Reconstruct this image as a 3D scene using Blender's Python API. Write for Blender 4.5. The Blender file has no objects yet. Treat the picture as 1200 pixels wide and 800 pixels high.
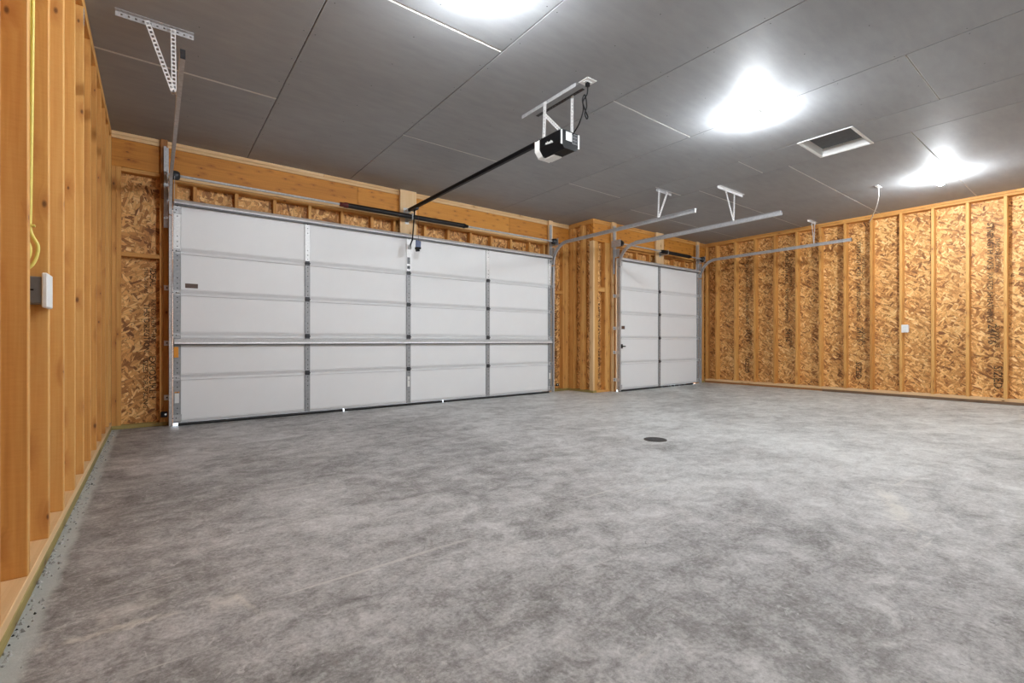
import bpy, bmesh, math, random
from mathutils import Vector, Matrix, Euler

random.seed(7)
S = bpy.context.scene
COL = S.collection

# ------------------------------------------------------------------ camera
cam_d = bpy.data.cameras.new('camera')
cam = bpy.data.objects.new('camera', cam_d); COL.objects.link(cam)
cam_d.sensor_width = 36.0
cam_d.lens = 548.3 / 1200 * 36.0
cam_d.clip_start = 0.05
cam.location = (-0.155, -6.25, 0.918)
cam.rotation_euler = (math.radians(90), 0, math.radians(-37.34))
S.camera = cam

# ------------------------------------------------------------------ world (overcast day outside) and exposure
W = bpy.data.worlds.new('overcast_sky'); S.world = W; W.use_nodes = True
W.node_tree.nodes['Background'].inputs[0].default_value = (0.80, 0.90, 1.0, 1)
W.node_tree.nodes['Background'].inputs[1].default_value = 5.0
S.view_settings.view_transform = 'Standard'
S.view_settings.look = 'None'
S.view_settings.gamma = 1.0
S.view_settings.use_curve_mapping = False
S.view_settings.exposure = 0.80
BULB = 1200.0              # strength of the lit bulbs
# bulbs: (x, y, size factor); the first three are in view or just above the frame, the rest are unseen, added to brighten floor and walls from behind
LAMPS = [(4.42, -4.08), (8.11, -4.77), (1.39, -3.95), (2.90, -8.70), (7.30, -8.70)]

ZC = 3.11                 # ceiling height
XL, XR = -0.515, 9.70     # stud faces of the side walls
YA, YB = 0.12, -0.50      # stud faces of the two front wall runs
XJ = 6.05                 # jog between them
YBACK = -9.6

# ------------------------------------------------------------------ node helpers
def mat(name):
    m = bpy.data.materials.new(name); m.use_nodes = True
    nt = m.node_tree
    return m, nt, nt.nodes['Principled BSDF']
def N(nt, t, **kw):
    n = nt.nodes.new(t)
    for k, v in kw.items():
        if k == 'inp':
            for a, b in v.items(): n.inputs[a].default_value = b
        else: setattr(n, k, v)
    return n
def LK(nt, a, b): nt.links.new(a, b)
def math_(nt, op, a, b=None, c=None, clamp=False):
    n = N(nt, 'ShaderNodeMath', operation=op); n.use_clamp = clamp
    for i, v in enumerate((a, b, c)):
        if v is None: continue
        if hasattr(v, 'links'): LK(nt, v, n.inputs[i])
        else: n.inputs[i].default_value = v
    return n.outputs[0]
def ramp(nt, fac, stops, interp='LINEAR'):
    r = N(nt, 'ShaderNodeValToRGB'); cr = r.color_ramp; cr.interpolation = interp
    while len(cr.elements) < len(stops): cr.elements.new(0.5)
    for e, (p, c) in zip(cr.elements, stops):
        e.position = p; e.color = (*c, 1) if len(c) == 3 else c
    LK(nt, fac, r.inputs[0]); return r.outputs[0]
def mix(nt, fac, a, b, mode='MIX'):
    n = N(nt, 'ShaderNodeMix', data_type='RGBA', blend_type=mode)
    for s, v in ((n.inputs[0], fac), (n.inputs[6], a), (n.inputs[7], b)):
        if hasattr(v, 'links'): LK(nt, v, s)
        elif isinstance(v, (int, float)): s.default_value = v
        else: s.default_value = (*v, 1)
    return n.outputs[2]
def noise(nt, vec, scale, detail=4, rough=0.5, dist=0.0):
    n = N(nt, 'ShaderNodeTexNoise', inp={'Scale': scale, 'Detail': detail, 'Roughness': rough, 'Distortion': dist})
    LK(nt, vec, n.inputs['Vector']); return n.outputs['Fac']
def mapping(nt, vec, loc=(0, 0, 0), rot=(0, 0, 0), scale=(1, 1, 1)):
    n = N(nt, 'ShaderNodeMapping'); LK(nt, vec, n.inputs[0])
    n.inputs[1].default_value = loc; n.inputs[2].default_value = rot; n.inputs[3].default_value = scale
    return n.outputs[0]
def bump(nt, h, strength, dist, bs):
    b = N(nt, 'ShaderNodeBump', inp={'Strength': strength, 'Distance': dist})
    LK(nt, h, b.inputs['Height']); LK(nt, b.outputs[0], bs.inputs['Normal'])
def obj_coord(nt, rnd=True):
    tc = N(nt, 'ShaderNodeTexCoord').outputs['Object']
    if not rnd: return tc, None
    oi = N(nt, 'ShaderNodeObjectInfo').outputs['Random']
    off = N(nt, 'ShaderNodeCombineXYZ')
    LK(nt, math_(nt, 'MULTIPLY', oi, 37.0), off.inputs[0]); LK(nt, math_(nt, 'MULTIPLY', oi, 91.0), off.inputs[2])
    LK(nt, math_(nt, 'MULTIPLY', oi, 17.0), off.inputs[1])
    a = N(nt, 'ShaderNodeVectorMath', operation='ADD'); LK(nt, tc, a.inputs[0]); LK(nt, off.outputs[0], a.inputs[1])
    return a.outputs[0], oi

def plain(name, col, rough=0.5, metal=0.0, var=0.0, scale=30, bmp=0.0):
    m, nt, bs = mat(name)
    bs.inputs['Roughness'].default_value = rough; bs.inputs['Metallic'].default_value = metal
    tc = N(nt, 'ShaderNodeTexCoord').outputs['Object']
    n = noise(nt, tc, scale, 5, 0.6)
    lo = tuple(c * (1 - var) for c in col); hi = tuple(min(1, c * (1 + var)) for c in col)
    LK(nt, ramp(nt, n, [(0.3, lo), (0.7, hi)]), bs.inputs['Base Color'])
    if bmp: bump(nt, n, bmp, 0.002, bs)
    return m

def lumber_mat(name, lo, mid, hi, knots=0.55, knot_col=(0.13, 0.05, 0.015), kx=6.5, kz=3.2, grain=1.0):
    """sawn softwood: grain along local Z, sparse elliptical knots"""
    m, nt, bs = mat(name)
    v, oi = obj_coord(nt)
    sep = N(nt, 'ShaderNodeSeparateXYZ'); LK(nt, v, sep.inputs[0])
    u = math_(nt, 'ADD', sep.outputs[0], sep.outputs[1])
    # knots
    kv = N(nt, 'ShaderNodeCombineXYZ'); LK(nt, math_(nt, 'MULTIPLY', u, kx), kv.inputs[0]); LK(nt, math_(nt, 'MULTIPLY', sep.outputs[2], kz), kv.inputs[1])
    vo = N(nt, 'ShaderNodeTexVoronoi', voronoi_dimensions='2D', inp={'Scale': 1.0, 'Randomness': 1.0}); LK(nt, kv.outputs[0], vo.inputs['Vector'])
    d = vo.outputs['Distance']
    cs = N(nt, 'ShaderNodeSeparateColor'); LK(nt, vo.outputs['Color'], cs.inputs[0])
    gate = math_(nt, 'LESS_THAN', cs.outputs[0], knots)
    kr = math_(nt, 'MULTIPLY_ADD', cs.outputs[1], 0.055, 0.022)
    kn = math_(nt, 'MULTIPLY', math_(nt, 'SUBTRACT', 1.0, math_(nt, 'DIVIDE', d, kr), clamp=True), gate)
    halo = math_(nt, 'MULTIPLY', math_(nt, 'SUBTRACT', 1.0, math_(nt, 'DIVIDE', d, 0.28), clamp=True), gate)
    # grain bends round knots
    gx = math_(nt, 'ADD', u, math_(nt, 'MULTIPLY', halo, 0.03))
    gv = N(nt, 'ShaderNodeCombineXYZ'); LK(nt, gx, gv.inputs[0]); LK(nt, math_(nt, 'MULTIPLY', sep.outputs[2], 0.03), gv.inputs[2])
    LK(nt, sep.outputs[1], gv.inputs[1])
    g1 = noise(nt, gv.outputs[0], 45, 3, 0.6, 0.4)
    g2 = noise(nt, mapping(nt, v, scale=(9, 9, 0.7)), 1.0, 4, 0.6)
    g3 = noise(nt, mapping(nt, v, scale=(20, 20, 120)), 1.0, 2, 0.5)    # saw marks across
    f = math_(nt, 'ADD', math_(nt, 'MULTIPLY', g1, 0.55 * grain), math_(nt, 'MULTIPLY', g2, 0.5))
    f = math_(nt, 'ADD', f, math_(nt, 'MULTIPLY_ADD', g3, 0.12, -0.06))
    f = math_(nt, 'ADD', f, math_(nt, 'MULTIPLY_ADD', oi, 0.24, -0.14))
    c = ramp(nt, f, [(0.22, lo), (0.5, mid), (0.8, hi)])
    c = mix(nt, math_(nt, 'MULTIPLY', halo, 0.45), c, lo, 'MULTIPLY')
    c = mix(nt, math_(nt, 'MULTIPLY', math_(nt, 'MULTIPLY', kn, 1.6, clamp=True), 0.9), c, knot_col)
    LK(nt, c, bs.inputs['Base Color']); bs.inputs['Roughness'].default_value = 0.62
    bump(nt, math_(nt, 'ADD', g1, math_(nt, 'MULTIPLY', g3, 0.6)), 0.16, 0.003, bs)
    return m

def osb_mat(name, rot=0.0, gain=1.3):
    """oriented strand board: three layers of long flat flakes (local X/Z plane)"""
    m, nt, bs = mat(name)
    v, oi = obj_coord(nt)
    sep = N(nt, 'ShaderNodeSeparateXYZ'); LK(nt, v, sep.inputs[0])
    p = N(nt, 'ShaderNodeCombineXYZ'); LK(nt, sep.outputs[0], p.inputs[0]); LK(nt, sep.outputs[2], p.inputs[1])
    wob = N(nt, 'ShaderNodeTexNoise', noise_dimensions='2D', inp={'Scale': 7.0, 'Detail': 2.0}); LK(nt, p.outputs[0], wob.inputs['Vector'])
    wv = N(nt, 'ShaderNodeVectorMath', operation='MULTIPLY_ADD'); LK(nt, wob.outputs['Color'], wv.inputs[0])
    wv.inputs[1].default_value = (0.014, 0.014, 0); LK(nt, p.outputs[0], wv.inputs[2])
    base = wv.outputs[0]
    val = None; edge = None
    for k, (ang, sx, sy, thr) in enumerate([(rot + 0.25, 9, 44, None), (rot - 0.75, 11, 40, 0.46), (rot + 1.15, 12, 46, 0.52), (rot + 0.05, 14, 38, 0.62), (rot - 1.45, 13, 42, 0.66)]):
        # turn, then stretch
        q = mapping(nt, base, loc=(k * 3.1, k * 1.7, 0), rot=(0, 0, ang))
        q = mapping(nt, q, scale=(sx, sy, 1))
        vo = N(nt, 'ShaderNodeTexVoronoi', voronoi_dimensions='2D', inp={'Scale': 1.0, 'Randomness': 1.0}); LK(nt, q, vo.inputs['Vector'])
        ve = N(nt, 'ShaderNodeTexVoronoi', voronoi_dimensions='2D', feature='DISTANCE_TO_EDGE', inp={'Scale': 1.0, 'Randomness': 1.0}); LK(nt, q, ve.inputs['Vector'])
        cs = N(nt, 'ShaderNodeSeparateColor'); LK(nt, vo.outputs['Color'], cs.inputs[0])
        gr = noise(nt, mapping(nt, q, scale=(0.35, 3.5, 1)), 1.0, 3, 0.6)
        lv = math_(nt, 'ADD', math_(nt, 'MULTIPLY', cs.outputs[1], 0.72), math_(nt, 'MULTIPLY', gr, 0.30))
        ed = math_(nt, 'MULTIPLY', ve.outputs['Distance'], 9.0, clamp=True)
        if val is None: val, edge = lv, ed
        else:
            on = math_(nt, 'GREATER_THAN', cs.outputs[0], thr)
            mv = N(nt, 'ShaderNodeMix', data_type='FLOAT'); LK(nt, on, mv.inputs[0]); LK(nt, val, mv.inputs[2]); LK(nt, lv, mv.inputs[3])
            me = N(nt, 'ShaderNodeMix', data_type='FLOAT'); LK(nt, on, me.inputs[0]); LK(nt, edge, me.inputs[2]); LK(nt, ed, me.inputs[3])
            val, edge = mv.outputs[0], me.outputs[0]
    cl = noise(nt, base, 2.2, 2, 0.5)
    vv = math_(nt, 'ADD', val, math_(nt, 'MULTIPLY_ADD', cl, 0.35, -0.175))
    g = gain
    c = ramp(nt, vv, [(0.0, (0.055 * g, 0.018 * g, 0.005 * g)), (0.14, (0.17 * g, 0.062 * g, 0.014 * g)), (0.32, (0.40 * g, 0.175 * g, 0.045 * g)), (0.55, (0.57 * g, 0.29 * g, 0.088 * g)), (0.80, (0.70 * g, 0.43 * g, 0.165 * g)), (1.0, (0.80 * g, 0.57 * g, 0.29 * g))])
    c = mix(nt, math_(nt, 'MULTIPLY_ADD', edge, -0.45, 0.45), c, (0.10, 0.035, 0.008))
    LK(nt, c, bs.inputs['Base Color']); bs.inputs['Roughness'].default_value = 0.6
    bump(nt, math_(nt, 'ADD', math_(nt, 'MULTIPLY', edge, 0.5), val), 0.35, 0.002, bs)
    return m

M = {}
M['stud'] = lumber_mat('pine_stud', (0.48, 0.20, 0.042), (0.65, 0.32, 0.082), (0.76, 0.44, 0.145), knots=0.75)
M['plate'] = lumber_mat('pine_plate', (0.60, 0.36, 0.16), (0.74, 0.49, 0.25), (0.82, 0.60, 0.36), knots=0.4)
M['treated'] = lumber_mat('treated_plate', (0.22, 0.17, 0.045), (0.33, 0.25, 0.075), (0.42, 0.33, 0.12), knots=0.3)
M['beam'] = lumber_mat('laminated_beam', (0.42, 0.155, 0.018), (0.60, 0.245, 0.034), (0.70, 0.33, 0.06), knots=0.8, knot_col=(0.07, 0.02, 0.006), kx=11, kz=4.6, grain=0.9)
M['jamb'] = lumber_mat('stained_jamb', (0.26, 0.10, 0.025), (0.36, 0.15, 0.04), (0.44, 0.21, 0.07), knots=0.3)
M['darkboard'] = lumber_mat('brown_board', (0.10, 0.055, 0.028), (0.15, 0.085, 0.045), (0.2, 0.12, 0.07), knots=0.2)
M['osb'] = osb_mat('strand_board', 0.9)
M['osb_h'] = osb_mat('strand_board_lengthwise', 0.1)
def ink_mat():
    m, nt, bs = mat('worn_stamp_ink')
    tc = N(nt, 'ShaderNodeTexCoord').outputs['Object']
    n = noise(nt, tc, 55, 4, 0.7)
    bs.inputs['Base Color'].default_value = (0.055, 0.028, 0.014, 1); bs.inputs['Roughness'].default_value = 0.8
    LK(nt, ramp(nt, n, [(0.36, (0, 0, 0)), (0.50, (0.9, 0.9, 0.9))]), bs.inputs['Alpha'])
    return m
M['ink'] = ink_mat()
M['white'] = plain('white_laminate', (0.84, 0.848, 0.858), 0.45, 0, 0.012, 4)
M['whitesteel'] = plain('white_steel', (0.77, 0.778, 0.788), 0.38, 0.0, 0.02, 10)
M['galv'] = plain('galvanised_steel', (0.50, 0.505, 0.52), 0.45, 0.4, 0.16, 45)
M['strutshade'] = plain('strut_shade_dark', (0.14, 0.143, 0.15), 0.5, 0.3, 0.14, 45)  # dark tone standing in for the shade below the struts
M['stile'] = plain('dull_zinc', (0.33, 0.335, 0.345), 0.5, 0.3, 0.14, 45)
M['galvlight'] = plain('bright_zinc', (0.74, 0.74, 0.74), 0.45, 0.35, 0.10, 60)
M['darksteel'] = plain('dark_steel', (0.05, 0.05, 0.055), 0.4, 0.6, 0.2, 50)
M['black'] = plain('black_plastic', (0.004, 0.004, 0.005), 0.5, 0, 0.2, 30)
M['black'].node_tree.nodes['Principled BSDF'].inputs['Specular IOR Level'].default_value = 0.2
M['spring'] = plain('black_spring_wire', (0.018, 0.015, 0.015), 0.45, 0.4, 0.3, 90)
M['red'] = plain('red_paint', (0.11, 0.012, 0.012), 0.5, 0, 0.1)
M['rubber'] = plain('black_rubber', (0.02, 0.02, 0.02), 0.75, 0, 0.2, 40)
M['plastic'] = plain('white_plastic', (0.80, 0.80, 0.78), 0.4, 0, 0.02, 20)
M['lens'] = plain('milky_lens', (0.86, 0.86, 0.84), 0.3, 0, 0.02, 20)
M['grey'] = plain('grey_plastic', (0.16, 0.165, 0.17), 0.5, 0, 0.08, 40)
M['yellow'] = plain('yellow_cable', (0.76, 0.66, 0.16), 0.5, 0, 0.08, 40)
M['orange'] = plain('orange_tag', (0.75, 0.30, 0.03), 0.6, 0, 0.1, 60)
M['brownlabel'] = plain('brown_label', (0.10, 0.055, 0.035), 0.5, 0, 0.35, 220)
M['paper'] = plain('paper_label', (0.75, 0.75, 0.74), 0.7, 0, 0.05, 80)
M['blue'] = plain('blue_tag', (0.07, 0.10, 0.22), 0.4, 0, 0.35, 120)
M['hatchboard'] = plain('hatch_board', (0.12, 0.12, 0.12), 0.9, 0, 0.12, 15)
M['gypsum'] = plain('gypsum_edge', (0.68, 0.67, 0.64), 0.9, 0, 0.08, 80)
M['void'] = plain('attic_void', (0.015, 0.015, 0.015), 0.95)
M['wrap'] = plain('house_wrap', (0.30, 0.22, 0.13), 0.8, 0, 0.1, 8)
M['iron'] = plain('cast_iron', (0.10, 0.095, 0.09), 0.6, 0.5, 0.3, 60)
M['driveway'] = plain('driveway_concrete', (0.5, 0.5, 0.5), 0.8, 0, 0.1, 5)
M['rubble'] = plain('concrete_crumbs', (0.34, 0.33, 0.31), 0.9, 0, 0.5, 70)

def drywall_mat():
    m, nt, bs = mat('grey_drywall_paper')
    v, oi = obj_coord(nt)
    n1 = noise(nt, v, 1.3, 4, 0.55); n2 = noise(nt, mapping(nt, v, scale=(4, 14, 1)), 1.0, 4, 0.6); n3 = noise(nt, v, 140, 2, 0.5)
    f = math_(nt, 'ADD', math_(nt, 'MULTIPLY', n1, 0.5), math_(nt, 'MULTIPLY', n2, 0.4))
    f = math_(nt, 'ADD', f, math_(nt, 'MULTIPLY', n3, 0.1))
    c = ramp(nt, f, [(0.30, (0.265, 0.270, 0.278)), (0.70, (0.352, 0.358, 0.367))])
    # pale rubbed patches of joint compound
    vo = noise(nt, mapping(nt, v, scale=(1.7, 1.7, 1)), 1.6, 5, 0.65)
    c = mix(nt, ramp(nt, vo, [(0.71, (0, 0, 0)), (0.76, (0.6, 0.6, 0.6))]), c, (0.60, 0.60, 0.60))
    LK(nt, c, bs.inputs['Base Color']); bs.inputs['Roughness'].default_value = 0.62
    bump(nt, n3, 0.08, 0.001, bs)
    return m
M['drywall'] = drywall_mat()

def concrete_mat():
    m, nt, bs = mat('trowelled_concrete')
    tc = N(nt, 'ShaderNodeNewGeometry').outputs['Position']
    sep = N(nt, 'ShaderNodeSeparateXYZ'); LK(nt, tc, sep.inputs[0])
    X, Y = sep.outputs[0], sep.outputs[1]
    big = noise(nt, tc, 0.55, 4, 0.55, 0.6)
    med = noise(nt, mapping(nt, tc, rot=(0, 0, 0.5), scale=(1.0, 1.7, 1)), 2.3, 8, 0.66, 0.8)
    fine = noise(nt, tc, 9, 10, 0.75, 0.6)
    grit = noise(nt, tc, 60, 5, 0.75)
    swirl = noise(nt, mapping(nt, tc, rot=(0, 0, -0.6), scale=(2.2, 9, 1)), 1.6, 7, 0.68, 1.2)
    f = math_(nt, 'ADD', math_(nt, 'MULTIPLY', big, 0.40), math_(nt, 'MULTIPLY', med, 0.38))
    f = math_(nt, 'ADD', f, math_(nt, 'MULTIPLY', fine, 0.52))
    f = math_(nt, 'ADD', f, math_(nt, 'MULTIPLY', swirl, 0.12))
    f = math_(nt, 'ADD', f, math_(nt, 'MULTIPLY', grit, 0.42))
    f = math_(nt, 'MULTIPLY', f, 0.545)
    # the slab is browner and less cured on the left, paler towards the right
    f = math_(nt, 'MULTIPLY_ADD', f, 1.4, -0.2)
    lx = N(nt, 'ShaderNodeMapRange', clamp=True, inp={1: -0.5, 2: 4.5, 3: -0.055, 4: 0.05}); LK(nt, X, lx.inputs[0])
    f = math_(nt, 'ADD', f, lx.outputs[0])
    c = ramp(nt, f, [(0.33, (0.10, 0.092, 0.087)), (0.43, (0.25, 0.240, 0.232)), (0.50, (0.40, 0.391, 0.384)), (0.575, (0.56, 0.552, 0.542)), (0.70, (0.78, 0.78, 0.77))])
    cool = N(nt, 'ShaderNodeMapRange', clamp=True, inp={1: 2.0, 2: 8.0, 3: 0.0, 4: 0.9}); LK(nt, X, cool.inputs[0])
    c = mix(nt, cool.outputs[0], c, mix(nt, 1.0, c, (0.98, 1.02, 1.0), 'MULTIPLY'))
    # dark spots and pale flecks
    sp = noise(nt, tc, 26, 4, 0.75, 1.0)
    c = mix(nt, ramp(nt, sp, [(0.61, (0, 0, 0)), (0.68, (0.55, 0.55, 0.55))]), c, (0.62, 0.61, 0.60))
    c = mix(nt, ramp(nt, sp, [(0.30, (0.6, 0.6, 0.6)), (0.36, (0, 0, 0))]), c, (0.10, 0.09, 0.085))
    # thin pale scratches
    for k, (rz, sc) in enumerate([(0.4, 1.0), (1.7, 1.3), (-0.5, 0.8)]):
        w = noise(nt, mapping(nt, tc, loc=(k * 5, k * 3, 0), rot=(0, 0, rz), scale=(0.9, 26, 1)), sc, 3, 0.6, 0.35)
        gate = noise(nt, mapping(nt, tc, loc=(k * 7, 2 * k, 0)), 1.4, 2, 0.5)
        s = math_(nt, 'MULTIPLY', ramp(nt, w, [(0.66, (0, 0, 0)), (0.70, (1, 1, 1))]), ramp(nt, gate, [(0.5, (0, 0, 0)), (0.6, (0.6, 0.6, 0.6))]))
        c = mix(nt, s, c, (0.60, 0.58, 0.54))
    # dusty sawdust scuffs near the left sill
    for cx, cy_, rx, ry, rz, k in ((-0.24, -4.29, 0.24, 0.030, 0.02, 0.42), (-0.22, -4.18, 0.20, 0.10, 0.3, 0.12), (0.06, -4.30, 0.10, 0.09, 0.0, 0.22), (0.10, -4.38, 0.02, 0.12, 0.25, 0.30), (3.09, -5.48, 0.5, 0.08, 0.4, 0.3)):
        q = mapping(nt, tc, loc=(0, 0, 0), rot=(0, 0, 0), scale=(1, 1, 1))
        sub = N(nt, 'ShaderNodeVectorMath', operation='SUBTRACT'); LK(nt, q, sub.inputs[0]); sub.inputs[1].default_value = (cx, cy_, 0)
        q = mapping(nt, mapping(nt, sub.outputs[0], rot=(0, 0, -rz)), scale=(1 / rx, 1 / ry, 0))
        ln = N(nt, 'ShaderNodeVectorMath', operation='LENGTH'); LK(nt, q, ln.inputs[0])
        a = math_(nt, 'SUBTRACT', math_(nt, 'ADD', 1.0, math_(nt, 'MULTIPLY_ADD', fine, 4.0, -2.1)), ln.outputs['Value'], clamp=True)
        c = mix(nt, math_(nt, 'MULTIPLY', a, k * 1.6, clamp=True), c, (0.70, 0.66, 0.57))
    # pale cement film along the left sill and under the front wall
    wob = math_(nt, 'MULTIPLY_ADD', noise(nt, tc, 6, 3, 0.6), 0.05, -0.025)
    xx = math_(nt, 'ADD', X, wob)
    eg = N(nt, 'ShaderNodeMapRange', clamp=True, inp={1: -0.462, 2: -0.438, 3: 0.8, 4: 0.0}); LK(nt, xx, eg.inputs[0])
    c = mix(nt, eg.outputs[0], c, (0.46, 0.48, 0.46))
    LK(nt, c, bs.inputs['Base Color'])
    r = N(nt, 'ShaderNodeMapRange', inp={1: 0.3, 2: 0.7, 3: 0.62, 4: 0.42}); LK(nt, med, r.inputs[0]); LK(nt, r.outputs[0], bs.inputs['Roughness'])
    bump(nt, math_(nt, 'ADD', math_(nt, 'MULTIPLY', fine, 0.7), grit), 0.45, 0.006, bs)
    return m
M['concrete'] = concrete_mat()
M['joint'] = plain('joint_filler', (0.50, 0.49, 0.47), 0.9, 0, 0.2, 40)

def bulb_mat():
    m, nt, bs = mat('lit_bulb_glass')
    bs.inputs['Base Color'].default_value = (0.9, 0.9, 0.9, 1)
    bs.inputs['Emission Color'].default_value = (0.90, 0.955, 1.0, 1)
    bs.inputs['Emission Strength'].default_value = BULB
    return m
M['bulb'] = bulb_mat()

# ------------------------------------------------------------------ mesh helpers (everything in world coordinates)
class MB:
    def __init__(s): s.v = []; s.f = []; s.m = []; s.sm = []
    def add(s, vs, fs, m=0, smooth=False):
        b = len(s.v); s.v += [tuple(v) for v in vs]
        for f in fs: s.f.append([b + i for i in f]); s.m.append(m); s.sm.append(smooth)
        return s
    def box(s, x0, x1, y0, y1, z0, z1, m=0):
        vs = [(x, y, z) for z in (z0, z1) for y in (y0, y1) for x in (x0, x1)]
        return s.add(vs, [(0, 2, 3, 1), (4, 5, 7, 6), (0, 1, 5, 4), (2, 6, 7, 3), (0, 4, 6, 2), (1, 3, 7, 5)], m)
    def frame(s, d):
        d = Vector(d).normalized(); u = Vector((0, 0, 1)) if abs(d.z) < 0.9 else Vector((1, 0, 0))
        a = d.cross(u).normalized(); return d, a, a.cross(d)
    def cyl(s, p0, p1, r0, r1=None, n=14, m=0, caps=True):
        r1 = r0 if r1 is None else r1
        p0, p1 = Vector(p0), Vector(p1); d, a, b = s.frame(p1 - p0)
        c = [(math.cos(2 * math.pi * i / n), math.sin(2 * math.pi * i / n)) for i in range(n)]
        vs = [p0 + (a * x + b * y) * r0 for x, y in c] + [p1 + (a * x + b * y) * r1 for x, y in c]
        s.add(vs, [(i, (i + 1) % n, n + (i + 1) % n, n + i) for i in range(n)], m, True)
        if caps: s.add(vs[:n], [tuple(range(n))[::-1]], m); s.add(vs[n:], [tuple(range(n))], m)
        return s
    def lathe(s, c, axis, prof, n=20, m=0):
        """prof: list of (distance along axis, radius)"""
        c = Vector(c); d, a, b = s.frame(axis)
        vs = [c + d * t + (a * math.cos(2 * math.pi * i / n) + b * math.sin(2 * math.pi * i / n)) * r for t, r in prof for i in range(n)]
        fs = [(j * n + i, j * n + (i + 1) % n, (j + 1) * n + (i + 1) % n, (j + 1) * n + i) for j in range(len(prof) - 1) for i in range(n)]
        s.add(vs, fs, m, True)
        return s.add(vs[:n], [tuple(range(n))[::-1]], m).add(vs[-n:], [tuple(range(n))], m)
    def tube(s, pts, r, n=8, m=0):
        pts = [Vector(p) for p in pts]; rings = []; a = None
        for i, p in enumerate(pts):
            d = (pts[min(i + 1, len(pts) - 1)] - pts[max(i - 1, 0)]).normalized()
            if a is None: _, a, b = s.frame(d)
            else: a = (a - d * a.dot(d)).normalized(); b = a.cross(d)
            rings.append([p + (a * math.cos(2 * math.pi * k / n) + b * math.sin(2 * math.pi * k / n)) * r for k in range(n)])
        vs = [v for q in rings for v in q]
        fs = [(j * n + i, j * n + (i + 1) % n, (j + 1) * n + (i + 1) % n, (j + 1) * n + i) for j in range(len(pts) - 1) for i in range(n)]
        s.add(vs, fs, m, True)
        return s.add(vs[:n], [tuple(range(n))[::-1]], m).add(vs[-n:], [tuple(range(n))], m)
    def sweep(s, sections, m=0):
        """closed profile rings, already placed"""
        n = len(sections[0]); vs = [v for q in sections for v in q]
        fs = [(j * n + i, j * n + (i + 1) % n, (j + 1) * n + (i + 1) % n, (j + 1) * n + i) for j in range(len(sections) - 1) for i in range(n)]
        s.add(vs, fs, m)
        return s.add(vs[:n], [tuple(range(n))[::-1]], m).add(vs[-n:], [tuple(range(n))], m)
    def prism_x(s, prof, x0, x1, m=0):
        return s.sweep([[(x0, y, z) for y, z in prof], [(x1, y, z) for y, z in prof]], m)
    def obox(s, p0, p1, w, t, up=None, m=0):
        """bar from p0 to p1, w wide, t thick; 'up' gives the thickness direction"""
        p0, p1 = Vector(p0), Vector(p1); d = (p1 - p0).normalized()
        up = Vector(up) if up is not None else s.frame(d)[2]
        up = (up - d * up.dot(d)).normalized(); a = d.cross(up)
        q = [(a * i * w / 2 + up * j * t / 2) for i, j in ((-1, -1), (1, -1), (1, 1), (-1, 1))]
        return s.sweep([[p0 + k for k in q], [p1 + k for k in q]], m)
    def punched(s, p0, p1, w, t, up, pitch=0.038, hole=0.011, m=0):
        """flat strap with a row of square holes, as real openings"""
        p0, p1 = Vector(p0), Vector(p1); d = (p1 - p0); L = d.length; d.normalize()
        up = Vector(up); up = (up - d * up.dot(d)).normalized(); a = d.cross(up)
        e = (w - hole) / 2
        for sg in (-1, 1):
            o = a * sg * (w / 2 - e / 2)
            s.obox(p0 + o, p1 + o, e, t, up, m)
        x = 0.0
        while x < L:
            y = min(x + pitch - hole, L)
            s.obox(p0 + d * x, p0 + d * y, hole * 1.02, t, up, m); x += pitch
        return s
    def build(s, name, mats, parent=None, bevel=0.0, label=None):
        if not isinstance(mats, (list, tuple)): mats = [mats]
        me = bpy.data.meshes.new(name)
        # put the local origin in the middle of the piece
        lo = [min(v[i] for v in s.v) for i in range(3)]; hi = [max(v[i] for v in s.v) for i in range(3)]
        c = Vector([(a + b) / 2 for a, b in zip(lo, hi)])
        me.from_pydata([Vector(v) - c for v in s.v], [], s.f)
        me.polygons.foreach_set('material_index', s.m); me.polygons.foreach_set('use_smooth', s.sm)
        for k in mats: me.materials.append(k)
        bm = bmesh.new(); bm.from_mesh(me)
        bmesh.ops.recalc_face_normals(bm, faces=bm.faces)
        if bevel: bmesh.ops.bevel(bm, geom=list(bm.edges), offset=bevel, segments=1, affect='EDGES', clamp_overlap=True)
        bm.to_mesh(me); bm.free(); me.update()
        return link(bpy.data.objects.new(name, me), c, parent, label)

def link(o, loc, parent=None, label=None):
    COL.objects.link(o)
    o.location = loc
    if parent is not None:
        o.parent = parent; o.matrix_parent_inverse = world_of(parent).inverted()
    if label: o['label'] = label
    return o
def world_of(o):
    m = Matrix.LocRotScale(o.location, o.rotation_euler, o.scale)
    if o.parent: m = world_of(o.parent) @ o.matrix_parent_inverse @ m
    return m
def tag(o, label, cat, group=None, kind=None):
    o['label'] = label; o['category'] = cat
    if group: o['group'] = group
    if kind: o['kind'] = kind
    return o
def thing(name, loc, label, cat, group=None, kind=None):
    o = bpy.data.objects.new(name, None); o.empty_display_size = 0.1; link(o, loc)
    return tag(o, label, cat, group, kind)

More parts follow.
